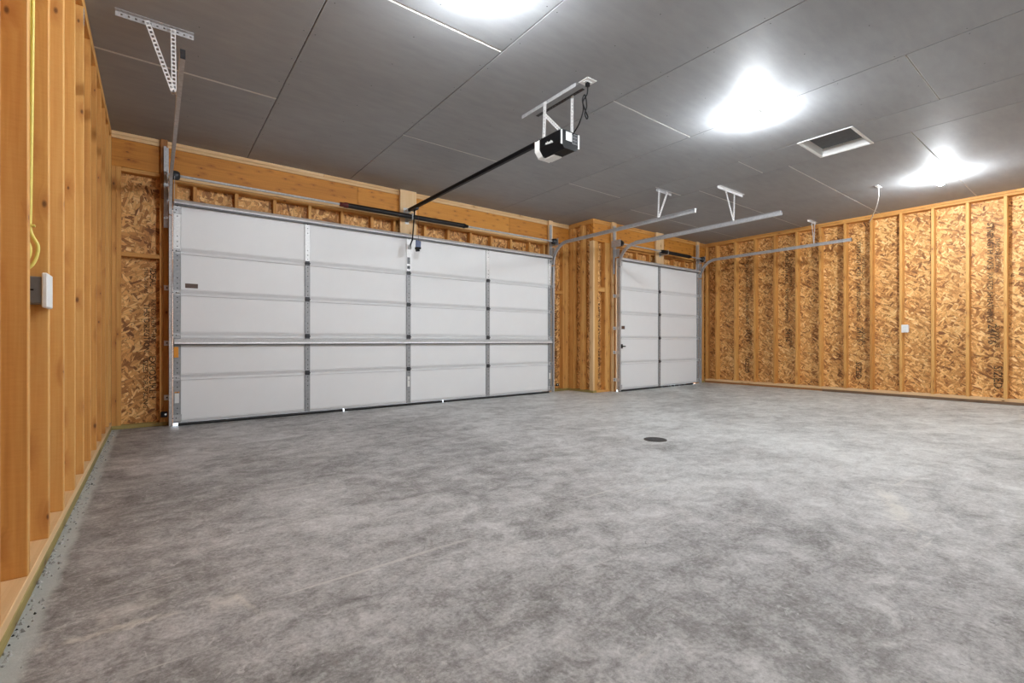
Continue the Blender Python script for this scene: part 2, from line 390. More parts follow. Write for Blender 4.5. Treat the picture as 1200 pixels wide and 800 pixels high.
_cache = {}
def piece(name, parent, x0, x1, y0, y1, z0, z1, m, axis=None, bev=0.0025, label=None):
    """a board whose grain runs along its longest side; alike boards share their mesh"""
    d = (x1 - x0, y1 - y0, z1 - z0)
    ax = axis if axis is not None else d.index(max(d))
    dims = {0: (d[2], d[1], d[0]), 1: (d[0], d[2], d[1]), 2: d}[ax]
    rot = {0: (0, math.pi / 2, 0), 1: (math.pi / 2, 0, 0), 2: (0, 0, 0)}[ax]
    key = (tuple(round(q, 4) for q in dims), m.name, bev)
    me = _cache.get(key)
    if me is None:
        a, b, c = (q / 2 for q in dims)
        s = MB().box(-a, a, -b, b, -c, c)
        me = bpy.data.meshes.new(name); me.from_pydata(s.v, [], s.f); me.materials.append(m)
        if bev:
            bm = bmesh.new(); bm.from_mesh(me)
            bmesh.ops.bevel(bm, geom=list(bm.edges), offset=bev, segments=1, affect='EDGES', clamp_overlap=True)
            bm.to_mesh(me); bm.free()
        _cache[key] = me
    o = bpy.data.objects.new(name, me); o.rotation_euler = rot
    return link(o, ((x0 + x1) / 2, (y0 + y1) / 2, (z0 + z1) / 2), parent, label)
def sheet(parent, x0, x1, y0, y1, z0, z1, m):
    """sheathing panel: local X/Z is the face"""
    dx, dy, dz = x1 - x0, y1 - y0, z1 - z0
    side = dx < dy
    a, b, c = ((dy if side else dx) / 2, (dx if side else dy) / 2, dz / 2)
    me = bpy.data.meshes.new('sheathing_panel'); s = MB().box(-a, a, -b, b, -c, c)
    me.from_pydata(s.v, [], s.f); me.materials.append(m)
    o = bpy.data.objects.new('sheathing_panel', me); o.rotation_euler = (0, 0, math.pi / 2 if side else 0)
    return link(o, ((x0 + x1) / 2, (y0 + y1) / 2, (z0 + z1) / 2), parent)
def stamp(parent, text, p, size, facing, width=1.0, flip=1):
    """ink print running up the sheet: flat lettering lying on the board"""
    cu = bpy.data.curves.new('grade_stamp', 'FONT'); cu.body = text; cu.size = size; cu.align_x = 'LEFT'; cu.align_y = 'CENTER'; cu.resolution_u = 2
    cu.space_character = width; cu.offset = size * 0.02
    t = bpy.data.objects.new('tmp', cu); COL.objects.link(t)
    dg = bpy.context.evaluated_depsgraph_get(); me = bpy.data.meshes.new_from_object(t.evaluated_get(dg))
    bpy.data.objects.remove(t); bpy.data.curves.remove(cu)
    me.materials.clear(); me.materials.append(M['ink'])
    o = bpy.data.objects.new('grade_stamp', me)
    # text local +Y up, +X reading; stand it in the wall plane and turn it to run vertically
    up = Matrix.Rotation(flip * math.pi / 2, 4, 'Z')
    stand = Matrix.Rotation(math.pi / 2, 4, 'X')
    face = Matrix.Rotation({'-y': 0, '-x': -math.pi / 2, '+x': math.pi / 2}[facing], 4, 'Z')
    o.rotation_euler = (face @ stand @ up).to_euler()
    return link(o, p, parent)

# ================================================================== SETTING
# ---- floor: two slabs either side of the control joint
YJ = -3.565
fl = MB().box(XL - 0.2, XR + 0.2, YBACK - 0.1, 0.32, -0.16, -0.0006).build('floor', M['joint'])
tag(fl, 'grey trowelled concrete garage floor', 'floor', kind='structure')
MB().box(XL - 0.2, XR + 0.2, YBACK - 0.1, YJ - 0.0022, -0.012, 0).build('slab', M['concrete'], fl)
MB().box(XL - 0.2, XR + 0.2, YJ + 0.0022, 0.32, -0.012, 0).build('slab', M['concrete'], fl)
dw = MB().box(-4, 14, 0.32, 6, -0.2, -0.03).build('driveway', M['driveway'])
tag(dw, 'pale concrete driveway outside the two garage doors', 'driveway', kind='structure')
# crumbs of concrete and sawdust along the left sill
rb = MB()
for i in range(420):
    y = random.uniform(-6.2, 0.05); x = XL + 0.006 + abs(random.gauss(0, 0.022)); r = random.uniform(0.003, 0.010)
    q = [random.uniform(0.6, 1.3) * r for _ in range(3)]
    a = random.uniform(0, 3.14)
    c_, s_ = math.cos(a), math.sin(a)
    pts = [(x + c_ * q[0], y + s_ * q[0], 0), (x - s_ * q[1], y + c_ * q[1], 0), (x - c_ * q[2], y - s_ * q[2], 0), (x + s_ * q[0], y - c_ * q[0], 0), (x, y, r * 1.1)]
    rb.add(pts, [(0, 1, 4), (1, 2, 4), (2, 3, 4), (3, 0, 4), (3, 2, 1, 0)], 0 if random.random() < 0.95 else 1)
rbo = rb.build('concrete_crumbs', [M['rubble'], M['void']])
tag(rbo, 'loose concrete crumbs and dirt along the left sill plate', 'debris', kind='stuff')

# ---- left wall
wl = MB().box(XL - 0.17, XL - 0.152, YBACK, 0.30, -0.16, ZC + 0.1).build('wall_left', M['wrap'])
tag(wl, 'open framed left side wall of pale orange pine studs', 'wall', kind='structure')
y = 0.26
while y > YBACK:
    sheet(wl, XL - 0.152, XL - 0.14, max(y - 1.217, YBACK), y, 0.0, ZC, M['osb']); y -= 1.22
ys = [-0.22 - 0.4066 * k for k in range(-0, 22)]
for k, yy in enumerate(ys):
    if yy < YBACK + 0.1: break
    st = piece('stud', wl, XL - 0.14, XL, yy, yy + 0.038, 0.082, 3.036, M['stud'])
piece('stud', wl, XL - 0.14, XL, 0.082, 0.12, 0.082, 3.036, M['stud'])
for a, b in ((YBACK, -5.2), (-5.198, -1.1), (-1.098, 0.12)):
    piece('sole_plate', wl, XL - 0.14, XL + 0.002, a, b, 0.042, 0.082, M['plate'])
    piece('sill_plate', wl, XL - 0.14, XL + 0.004, a, b, 0.0, 0.042, M['treated'])
for a, b, z in ((YBACK, -4.4, 3.036), (-4.398, 0.12, 3.036), (YBACK, -2.9, 3.074), (-2.898, 0.12, 3.074)):
    piece('top_plate', wl, XL - 0.14, XL, a, b, z, z + 0.036, M['stud'])
np_ = MB().box(XL, XL + 0.0015, -2.252, -2.218, 2.93, 3.03)
for i in range(4): np_.cyl((XL + 0.0012, -2.235, 2.945 + i * 0.022), (XL + 0.0022, -2.235, 2.945 + i * 0.022), 0.003, n=6, m=1)
np_.build('nail_plate', [M['galv'], M['void']], wl)

# ---- right wall
wr = MB().box(XR + 0.152, XR + 0.17, YBACK, YB + 0.16, -0.16, ZC + 0.1).build('wall_right', M['wrap'])
tag(wr, 'right side wall of bare strand board between vertical pine studs', 'wall', kind='structure')
RY = [-0.524, -0.762, -1.184, -1.595, -1.985, -2.39, -2.795, -3.19, -3.58, -3.985, -4.385, -4.788, -5.19, -5.595, -6.0, -6.405, -6.81, -7.22, -7.62, -8.03, -8.43, -8.84, -9.25]
for yy in RY: piece('stud', wr, XR, XR + 0.14, yy - 0.019, yy + 0.019, 0.08, 3.036, M['stud'])
rp = []
for k in range(8):
    a = -0.762 - 1.2165 * k; b = a - 1.2155
    if k == 0: rp.append(sheet(wr, XR + 0.14, XR + 0.152, a, YB + 0.14, 0.69, ZC, M['osb'])); sheet(wr, XR + 0.14, XR + 0.152, a, YB + 0.14, 0.0, 0.687, M['osb'])
    rp.append(sheet(wr, XR + 0.14, XR + 0.152, max(b, YBACK), a - 0.001, 0.69, ZC, M['osb']))
    sheet(wr, XR + 0.14, XR + 0.152, max(b, YBACK), a - 0.001, 0.0, 0.687, M['osb'])
for a, b in ((YBACK, -5.0), (-4.998, YB)):
    piece('sole_plate', wr, XR, XR + 0.14, a, b, 0.04, 0.08, M['plate'])
    piece('sill_plate', wr, XR, XR + 0.14, a, b, 0.0, 0.038, M['jamb'])
for a, b, z in ((YBACK, -3.75, 3.036), (-3.748, YB, 3.036), (YBACK, -5.3, 3.074), (-5.298, YB, 3.074)):
    piece('top_plate', wr, XR - (0.003 if z > 3.05 else 0), XR + 0.14, a, b, z, z + 0.036, M['stud'])

# ---- front wall: run A (wide door), jog, run B (single door)
wf = MB()
for bx in [(XL - 0.17, -0.03, 0.273, 0.30, -0.16, ZC + 0.1), (5.52, XJ + 0.17, 0.273, 0.30, -0.16, ZC + 0.1), (-0.03, 5.52, 0.273, 0.30, 2.43, ZC + 0.1),
           (XJ + 0.153, XJ + 0.17, YB + 0.14, 0.273, -0.16, ZC + 0.1),
           (XJ + 0.153, 6.55, YB + 0.153, YB + 0.17, -0.16, ZC + 0.1), (9.22, XR + 0.17, YB + 0.153, YB + 0.17, -0.16, ZC + 0.1), (6.55, 9.22, YB + 0.153, YB + 0.17, 2.43, ZC + 0.1)]:
    wf.box(*bx)
wf = wf.build('wall_front', M['wrap'])
tag(wf, 'front wall framed in pine and strand board around both garage doors', 'wall', kind='structure')
D = 0.092
def A(name, x0, x1, z0, z1, m='stud', y0=YA, dep=D, axis=None): return piece(name, wf, x0, x1, y0, y0 + dep, z0, z1, M[m], axis)
# left segment
for x in (XL, XL + 0.0385): A('stud', x, x + 0.038, 0.04, 2.745)
for x in (-0.116, -0.078): A('trimmer_stud', x, x + 0.037, 0.04, 2.745)
A('blocking', XL + 0.077, -0.117, 1.816, 1.858)
A('blocking', XL + 0.077, -0.117, 2.705, 2.744)
A('sill_plate', XL, -0.041, 0.0, 0.04, 'treated')
s1 = sheet(wf, XL, -0.04, YA + D, YA + D + 0.012, 0.0, 1.837, M['osb'])
sheet(wf, XL, -0.04, YA + D, YA + D + 0.012, 1.840, ZC, M['osb_h'])
# opening frame of the wide door
piece('door_jamb', wf, -0.041, 0.0, 0.056, 0.26, 0.0, 2.45, M['jamb'])
piece('door_jamb', wf, 5.486, 5.503, 0.056, 0.26, 0.0, 2.45, M['jamb'])
piece('door_jamb', wf, 5.504, 5.529, YA - 0.012, 0.26, 0.0, 2.45, M['jamb'])
piece('door_jamb', wf, 0.0, 5.486, 0.056, 0.26, 2.41, 2.45, M['jamb'])
# header of run A
for x0, x1 in ((XL, 2.046), (2.049, 2.66), (2.663, 4.648), (4.651, XJ)): A('header_beam', x0, x1, 2.746, 3.034, 'beam')
for x0, x1, z in ((XL, 3.2, 3.036), (3.202, XJ + D, 3.036), (XL, 1.6, 3.074), (1.602, XJ + D, 3.074)): piece('top_plate', wf, x0, x1, YA - 0.006, YA + D, z, z + 0.036, M['plate'])
for x0, x1 in ((-0.04, 2.62), (2.622, 5.527)):
    piece('header_plate', wf, x0, x1, YA - 0.012, YA + D, 2.705, 2.744, M['plate'])
    A('header_plate', x0, x1, 2.665, 2.703, 'stud')
for x in (0.02, 0.205, 0.612, 1.022, 1.432, 1.842, 2.252, 2.585, 2.925, 3.07, 3.47, 3.876, 4.282, 4.69, 5.098, 5.44): A('cripple_stud', x - 0.019, x + 0.019, 2.451, 2.664)
sheet(wf, -0.04, 2.62, YA + D, YA + D + 0.012, 2.44, ZC, M['osb_h']); sheet(wf, 2.623, 5.53, YA + D, YA + D + 0.012, 2.44, ZC, M['osb_h'])
piece('spring_mounting_board', wf, 2.645, 2.90, YA - 0.052, YA - 0.013, 2.455, ZC - 0.002, M['plate'])
# right segment
piece('track_backing_board', wf, 5.505, 5.60, YA - 0.052, YA - 0.013, 0.0, ZC - 0.002, M['plate'])
for x in (5.53, 5.57, 5.61, 5.65): A('trimmer_stud', x, x + 0.038, 0.04, 2.745)
for x in (5.90, 5.94, 5.98, 6.012): A('stud', x, x + 0.037, 0.04, 2.745)
A('blocking', 5.69, 5.898, 1.80, 1.86); A('sill_plate', 5.53, XJ, 0.0, 0.04, 'treated')
s2 = sheet(wf, 5.53, XJ + D, YA + D, YA + D + 0.012, 0.0, 1.837, M['osb']); sheet(wf, 5.53, XJ + D, YA + D, YA + D + 0.012, 1.84, ZC, M['osb_h'])
# left pad
piece('track_backing_board', wf, -0.105, -0.045, YA - 0.052, YA - 0.013, 2.47, ZC - 0.002, M['jamb'])
# jog (faces the left wall)
def J(name, y0, y1, z0=0.04, z1=3.034, m='stud'): return piece(name, wf, XJ, XJ + D, y0, y1, z0, z1, M[m])
for yy in (0.076, 0.032, -0.012): J('stud', yy, yy + 0.042)
for yy in (-0.215, -0.26): J('stud', yy, yy + 0.043)
J('sill_plate', YB, YA, 0.0, 0.04, 'treated')
for z in (3.036, 3.074): piece('top_plate', wf, XJ - 0.004, XJ + D, YB + 0.002, YA - 0.008, z, z + 0.036, M['stud'])
sheet(wf, XJ + D, XJ + D + 0.012, YB + D, YA + D, 0.0, ZC, M['osb'])
# corner post and run B
def B(name, x0, x1, z0, z1, m='stud', y0=YB, dep=D): return piece(name, wf, x0, x1, y0, y0 + dep, z0, z1, M[m])
for x in (XJ, XJ + 0.044, XJ + 0.088): B('corner_stud', x, x + 0.043, 0.04, 2.72, 'plate' if x == XJ else 'stud')
for x in (6.36, 6.40, 6.44, 6.479): B('trimmer_stud', x, x + 0.038, 0.04, 2.72)
B('sill_plate', XJ + D, 6.533, 0.0, 0.04, 'stud'); B('blocking', 6.185, 6.358, 1.82, 1.90)
s3 = sheet(wf, XJ + D, 6.535, YB + D, YB + D + 0.012, 0.0, 1.86, M['osb']); sheet(wf, XJ + D, 6.535, YB + D, YB + D + 0.012, 1.863, ZC, M['osb_h'])
piece('track_backing_board', wf, 6.50, 6.625, YB - 0.052, YB - 0.013, 0.0, ZC - 0.002, M['plate'])
for x0, x1 in ((XJ, 8.2), (8.203, XR)): B('header_beam', x0, x1, 2.722, 3.034, 'beam')
for z in (3.036, 3.074): piece('top_plate', wf, XJ, XR, YB - 0.006, YB + D, z, z + 0.036, M['stud'])
for z in (2.682, 2.642): piece('header_plate', wf, 6.535, 9.24, YB - (0.012 if z > 2.66 else 0), YB + D, z, z + 0.038, M['stud'])
for x in (6.60, 6.865, 7.285, 7.70, 8.11, 8.515, 8.915, 9.20): B('cripple_stud', x - 0.019, x + 0.019, 2.451, 2.641)
sheet(wf, 6.535, 9.24, YB + D, YB + D + 0.012, 2.44, ZC, M['osb_h'])
piece('spring_mounting_board', wf, 7.83, 8.08, YB - 0.052, YB - 0.013, 2.455, ZC - 0.002, M['plate'])
piece('door_jamb', wf, 6.555, 6.574, YB - 0.08, YB + 0.14, 0.0, 2.45, M['jamb'])
piece('door_jamb', wf, 9.20, 9.239, YB - 0.08, YB + 0.14, 0.0, 2.45, M['jamb'])
piece('door_jamb', wf, 6.519, 6.554, YB - 0.012, YB + 0.14, 0.0, 2.45, M['jamb'])
piece('door_jamb', wf, 6.574, 9.20, YB - 0.08, YB + 0.14, 2.41, 2.45, M['jamb'])
piece('track_backing_board', wf, 9.30, 9.40, YB - 0.052, YB - 0.013, 0.0, ZC - 0.002, M['plate'])
for x in (9.24, 9.279, 9.318, 9.40, 9.44): B('trimmer_stud', x, x + 0.038, 0.04, 2.72)
for x in (9.60, 9.64): B('stud', x, x + 0.038, 0.04, 2.72)
B('sill_plate', 9.24, XR, 0.0, 0.04, 'treated')
sheet(wf, 9.24, XR + D, YB + D, YB + D + 0.012, 0.0, ZC, M['osb'])

# ---- back wall (behind the camera)
wb = MB().box(XL - 0.17, XR + 0.17, YBACK - 0.05, YBACK, -0.16, ZC + 0.1).build('wall_back', M['gypsum'])
tag(wb, 'plain back wall behind the viewer', 'wall', kind='structure')

# ---- ceiling: drywall sheets with open joints
ce = MB()
HX0, HX1, HY0, HY1 = 5.505, 6.135, -4.55, -4.065            # attic hatch opening
zc0, zc1 = ZC + 0.014, ZC + 0.20
for bx in [(XL - 0.2, HX0, YBACK - 0.1, 0.32), (HX1, XR + 0.2, YBACK - 0.1, 0.32), (HX0, HX1, YBACK - 0.1, HY0), (HX0, HX1, HY1, 0.32)]:
    ce.box(*bx, zc0, zc1)
ce.box(HX0 - .05, HX1 + .05, HY0 - .05, HY1 + .05, zc1, zc1 + 0.02)
ce = ce.build('ceiling', M['void'])
tag(ce, 'grey drywall sheet ceiling with untaped joints', 'ceiling', kind='structure')
def board(x0, x1, y0, y1, e=0.004):
    g = 0.0028
    xa, xb, ya, yb = x0 + g, x1 - g, y0 + g, y1 - g
    zb, zt = ZC, ZC + 0.0135
    vs = [(xa + e * .35, ya + e, zb), (xb - e * .35, ya + e, zb), (xb - e * .35, yb - e, zb), (xa + e * .35, yb - e, zb), (xa, ya, zb + .003), (xb, ya, zb + .003), (xb, yb, zb + .003), (xa, yb, zb + .003), (xa, ya, zt), (xb, ya, zt), (xb, yb, zt), (xa, yb, zt)]
    s = MB(); s.add(vs, [(3, 2, 1, 0), (1, 2, 6, 5), (3, 0, 4, 7), (5, 6, 10, 9), (7, 4, 8, 11), (8, 9, 10, 11)], 0)
    s.add(vs, [(0, 1, 5, 4), (2, 3, 7, 6), (4, 5, 9, 8), (6, 7, 11, 10)], 1)
    return s.build('drywall_panel', [M['drywall'], M['gypsum']], ce)
def column(x0, x1, cuts, e=0.004):
    for a, b in zip(cuts[:-1], cuts[1:]): board(x0, x1, b, a, e)
column(XL - .02, 0.72, [0.12, -1.595, -5.25, -8.9, YBACK], 0.010)
column(0.72, 1.935, [0.12, -3.39, -7.05, YBACK], 0.010)
column(1.935, 3.17, [0.12, -1.60, -5.25, -8.9, YBACK])
column(3.17, 4.41, [0.12, -3.42, -7.07, YBACK])
column(4.41, 5.50, [0.12, -1.57, -5.23, -8.88, YBACK])
board(5.50, 6.14, -2.2, 0.12); board(5.50, 6.14, -3.39, -2.2); board(5.50, 6.14, -4.07, -3.39); board(5.50, 6.14, -8.0, -4.548); board(5.50, 6.14, YBACK, -8.0)
for a, b in ((0.12, -1.26), (-1.26, -2.49), (-2.49, -3.70), (-3.70, -4.89), (-4.89, -6.11), (-6.11, -7.33), (-7.33, -8.55), (-8.55, YBACK)): board(6.14, XR + .02, b, a)
sc = MB()
for x in [0.1, 0.68, 0.76, 1.33, 1.89, 1.97, 2.55, 3.13, 3.21, 3.79, 4.37, 4.45, 5.05, 5.46]:
    yy = -0.3
    while yy > -6:
        xx = x + random.uniform(-.012, .012); sc.cyl((xx, yy, ZC - 0.0006), (xx, yy, ZC + 0.001), 0.0042, n=6); yy -= 0.406
so = sc.build('screw_heads', M['darksteel'], ce); so['kind'] = 'stuff'

# ================================================================== GARAGE DOORS
SEAMS = [0.032, 0.525, 0.985, 1.447, 1.90, 2.44]
def garage_door(name, label, x0, x1, y, stiles, strut_z, gaps):
    r = thing(name, ((x0 + x1) / 2, y, 0), label, 'door', kind='structure')
    cols = sorted(stiles)
    for k in range(5):
        z0, z1 = SEAMS[k] + 0.0015, SEAMS[k + 1] - 0.0015
        s = MB().box(x0, x1, y + 0.012, y + 0.05, z0 - 0.0015, z1 + 0.0015)
        # lower rail leans back towards the seam, upper rail leans the other way
        s.prism_x([(y + 0.02, z0 + 0.0026), (y + 0.006, z0 + 0.0028), (y - 0.007, z0 + 0.030), (y - 0.004, z0 + 0.036), (y + 0.02, z0 + 0.036)], x0, x1)
        s.prism_x([(y + 0.02, z1 - 0.0026), (y + 0.006, z1 - 0.0028), (y - 0.007, z1 - 0.024), (y - 0.004, z1 - 0.030), (y + 0.02, z1 - 0.030)], x0, x1)
        sec = s.build('door_section', M['whitesteel'], r)
        for (a, wa), (b, wb_) in zip(cols[:-1], cols[1:]):
            MB().box(a + wa / 2 + 0.002, b - wb_ / 2 - 0.002, y, y + 0.013, z0 + 0.038, z1 - 0.032).build('insulation_panel', M['white'], sec, bevel=0.002)
        sd = MB()
        for x, w in cols:
            MB().box(x - w / 2, x + w / 2, y - 0.011, y + 0.0125, z0 + 0.004, z1 - 0.004).build('stile', M['stile'] if k < 4 or len(cols) < 4 else M['galvlight'], sec, bevel=0.003)  # wide door's top stiles in lighter zinc, painting in their stronger light
            for zz in (z0 + 0.10, z0 + 0.16, z1 - 0.16, z1 - 0.10, z0 + 0.05, z1 - 0.05):
                sd.cyl((x + w * 0.05, y - 0.0105, zz), (x + w * 0.05, y - 0.0145, zz), 0.006, n=8)
        q = sd.build('screw_heads', M['darksteel'], sec); q['kind'] = 'stuff'
    for z in SEAMS[1:5]:
        for i, (x, w) in enumerate(cols):
            h = MB().box(x - w * 0.42, x + w * 0.42, y - 0.016, y - 0.0105, z - 0.028, z + 0.028)
            h.cyl((x - w * 0.5, y - 0.02, z), (x + w * 0.5, y - 0.02, z), 0.009, n=10)
            if i in (0, len(cols) - 1):
                sg = -1 if i == 0 else 1
                h.box(x + sg * w * 0.2, x + sg * w * 0.5, y - 0.05, y - 0.012, z - 0.022, z + 0.022)
            h.build('hinge', M['galv'] if i in (0, len(cols) - 1) else M['darksteel'], r)
    for i in (0, len(cols) - 1):
        sg = -1 if i == 0 else 1; xe = x0 if i == 0 else x1
        for z in SEAMS[1:5] + [0.09, 2.34]:
            MB().cyl((xe - sg * 0.03, y - 0.035, z), (xe + sg * 0.035, y - 0.035, z), 0.006, n=8).cyl((xe + sg * 0.018, y - 0.035, z), (xe + sg * 0.030, y - 0.035, z), 0.021, n=14, m=1).build('roller', [M['darksteel'], M['plastic']], r)
        for z in (0.09, 2.34):
            MB().box(min(xe, xe - sg * 0.075), max(xe, xe - sg * 0.075), y - 0.022, y - 0.0105, z - 0.035, z + 0.035).box(min(xe, xe - sg * 0.02), max(xe, xe - sg * 0.02), y - 0.05, y - 0.012, z - 0.03, z + 0.03).build('roller_bracket', M['galv'], r)
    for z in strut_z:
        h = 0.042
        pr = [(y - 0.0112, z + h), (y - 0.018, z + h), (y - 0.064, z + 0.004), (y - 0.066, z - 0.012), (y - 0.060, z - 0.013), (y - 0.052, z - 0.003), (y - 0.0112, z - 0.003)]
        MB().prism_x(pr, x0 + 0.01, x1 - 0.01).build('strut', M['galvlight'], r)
        MB().box(x0 + 0.011, x1 - 0.011, y - 0.050, y - 0.0112, z - 0.026, z - 0.0035).build('strut_shade_bar', M['strutshade'], r)  # added dark bar that draws the shadow line beneath each strut
    xs = x0 + gaps[0][1]
    for a, b in zip(gaps[:-1], gaps[1:]):
        MB().prism_x([(y - 0.010, 0.031), (y - 0.016, 0.014), (y - 0.004, 0.0005), (y + 0.012, 0.0005), (y + 0.016, 0.014), (y + 0.014, 0.031)], x0 + a[1], x0 + b[0]).build('bottom_seal', M['rubber'], r)
    return r
d1 = garage_door('door_1', 'wide white insulated sectional garage door with three middle stiles', 0.0, 5.486, 0.0,
    [(0.034, 0.066), (1.369, 0.062), (2.739, 0.066), (4.119, 0.070), (5.452, 0.066)], [2.418, 0.905], [(0, 0.045), (1.81, 1.835), (3.29, 3.315), (5.44, 5.44)])
d2 = garage_door('door_2', 'narrow white sectional garage door with one dark middle stile near the right wall', 6.574, 9.20, YB - 0.138,
    [(6.60, 0.050), (7.80, 0.07), (9.17, 0.060)], [2.418], [(0, 0.0), (1.30, 1.33), (1.45, 1.47), (1.53, 1.56), (1.62, 1.66), (1.74, 1.78), (1.90, 1.94), (2.10, 2.14), (2.42, 2.55)])
MB().box(0.107, 0.224, -0.002, 0.001, 1.506, 1.555).build('warning_label', M['brownlabel'], d1)
MB().box(0.014, 0.052, -0.0125, -0.011, 0.25, 0.355).build('paper_label', M['paper'], d1)
MB().box(0.012, 0.056, -0.0126, -0.011, 0.36, 0.372).build('warning_label', M['orange'], d1)
MB().prism_x([(-0.0605, 0.86), (-0.0625, 0.86), (-0.0625, 0.745), (-0.0605, 0.745)], 0.004, 0.045).build('orange_tag', M['orange'], d1)
MB().box(5.435, 5.475, -0.0125, -0.011, 0.25, 0.36).build('paper_label', M['paper'], d1)
MB().box(2.716, 2.760, -0.0125, -0.011, 2.03, 2.125).build('grey_label', M['grey'], d1)
MB().box(2.716, 2.760, -0.0125, -0.011, 1.96, 2.00).build('dark_label', M['darksteel'], d1)
MB().box(2.722, 2.756, -0.0125, -0.011, 0.27, 0.42).build('paper_label', M['paper'], d1)
MB().box(6.655, 6.745, YB - 0.141, YB - 0.137, 1.145, 1.205).build('warning_label', M['brownlabel'], d2)
lk = MB().box(6.59, 6.66, YB - 0.165, YB - 0.149, 0.79, 0.87); lk.cyl((6.62, YB - 0.16, 0.83), (6.62, YB - 0.20, 0.83), 0.012, n=10); lk.box(6.60, 6.70, YB - 0.20, YB - 0.19, 0.82, 0.84)
lk.build('slide_lock', M['darksteel'], d2)
# operator bracket on the wide door
ob = MB().box(2.705, 2.775, -0.017, -0.0112, 2.17, 2.36); ob.box(2.725, 2.730, -0.07, -0.015, 2.24, 2.30).box(2.752, 2.757, -0.07, -0.015, 2.24, 2.30)
ob.build('arm_bracket', M['galvlight'], d1)

# ================================================================== DOOR TRACKS
def track(label, xt, side, yd, y_end, brackets, hang):
    """xt: web of the channel; side: +1 when the channel opens towards +x"""
    r = thing('door_track', (xt, yd, 0), label, 'track', 'garage door tracks')
    R, zt = 0.36, 2.645; yc = yd - 0.035
    prof = [(0, -.026), (.026, -.026), (.026, -.019), (.023, -.019), (.023, -.0235), (.0025, -.0235), (.0025, .0235), (.023, .0235), (.023, .019), (.026, .019), (.026, .026), (0, .026)]
    def ring(yy, zz, ny, nz): return [(xt + side * a, yy + ny * b, zz + nz * b) for a, b in prof]
    MB().sweep([ring(yc, 0.015, -1, 0), ring(yc, zt - R - 0.02, -1, 0)]).build('vertical_track', M['galv'], r)
    secs = []
    for k in range(15):
        a = math.pi / 2 * k / 14
        secs.append(ring(yc - R + R * math.cos(a), zt - R + R * math.sin(a), -math.cos(a), -math.sin(a)))
    secs.append(ring(y_end, zt, 0, -1))
    MB().sweep(secs).build('horizontal_track', M['galv'], r)
    # stiffening angle lying along the level run
    if xt > 0: MB().box(min(xt, xt - side * .003), max(xt, xt - side * .003), y_end, yc - R, zt - 0.02, zt + 0.030).box(min(xt - side * .003, xt - side * .03), max(xt - side * .003, xt - side * .03), y_end, yc - R, zt + 0.027, zt + 0.030).build('track_stiffener', M['galv'], r)
    MB().box(min(xt, xt + side * .027), max(xt, xt + side * .027), y_end - 0.004, y_end, zt - .028, zt + .028).build('end_stop', M['galvlight'] if y_end > -3 and xt > 0 else M['darksteel'], r)
    xa, xb = sorted((xt - side * 0.001, xt - side * 0.032))
    for z in brackets:
        MB().box(min(xt, xt - side * .003), max(xt, xt - side * .003), yc - 0.01, yd + 0.062, z - .028, z + .028).box(xa - .010, xb + .010, yd + 0.060, yd + 0.066, z - .028, z + .028).cyl(((xa + xb) / 2, yd + 0.06, z), ((xa + xb) / 2, yd + 0.052, z), 0.008, n=8, m=1).build('jamb_bracket', [M['galvlight'], M['darksteel']], r)
    # tall flag angle that carries the level run and the shaft bearing
    MB().box(min(xt - side * .004, xt - side * .008), max(xt - side * .004, xt - side * .008), yc - 0.02, yd + 0.062, 2.46, 2.60).box(xa - 0.012, xb, yd + 0.058, yd + 0.064, 2.15, 3.02).box(xa - 0.012, xb - 0.02, yd + 0.020, yd + 0.026, 2.45, 3.02).build('flag_bracket', M['galv'], r)
    # hanger: angle screwed to the ceiling and two straps down to the track
    hx0, hx1, hy, tops, yb_, solid = hang
    h = MB(); (h.punched((hx0, hy, ZC - 0.002), (hx1, hy, ZC - 0.002), 0.034, 0.003, (0, 0, 1)) if not solid else h.box(hx0, hx1, hy - .017, hy + .017, ZC - .0035, ZC - .0005))
    h.punched((hx0, hy + 0.016, ZC - 0.018), (hx1, hy + 0.016, ZC - 0.018), 0.034, 0.003, (0, 1, 0))
    h.build('hanger_angle', M['galvlight'] if solid else M['galv'], r)
    for tx in tops:
        MB().punched((tx, hy - .004, ZC - 0.012), (xt - side * 0.012, yb_, zt + 0.01), 0.030, 0.0035, (0, 1, 0), pitch=0.027, hole=0.016).build('hanger_strap', M['galvlight'], r)
    MB().cyl((xt - side * .02, yb_ - 0.004, zt + 0.015), (xt - side * .02, yb_ + 0.012, zt + 0.015), 0.009, n=8).build('bolt', M['galv'], r)
    return r
track('galvanised door track beside the left stud wall', -0.036, 1, 0.0, -2.81, (0.31, 0.90, 1.50), (-0.365, 0.065, -2.215, (-0.20, -0.055), -2.20, False))
track('galvanised track at right edge of the wide garage door', 5.522, -1, 0.0, -2.81, (0.45, 0.95, 1.55), (5.56, 5.925, -2.185, (5.60, 5.80), -2.22, False))
track('galvanised track at left edge of the narrow garage door', 6.540, 1, YB - 0.138, -3.44, (0.22, 0.72, 1.16, 1.75), (6.13, 6.84, -2.79, (6.30, 6.56), -2.80, True))
track('galvanised track along the right strand board wall', 9.236, -1, YB - 0.138, -3.44, (0.40, 1.0, 1.6), (9.17, 9.55, -2.80, (9.30, 9.44), -2.86, True))

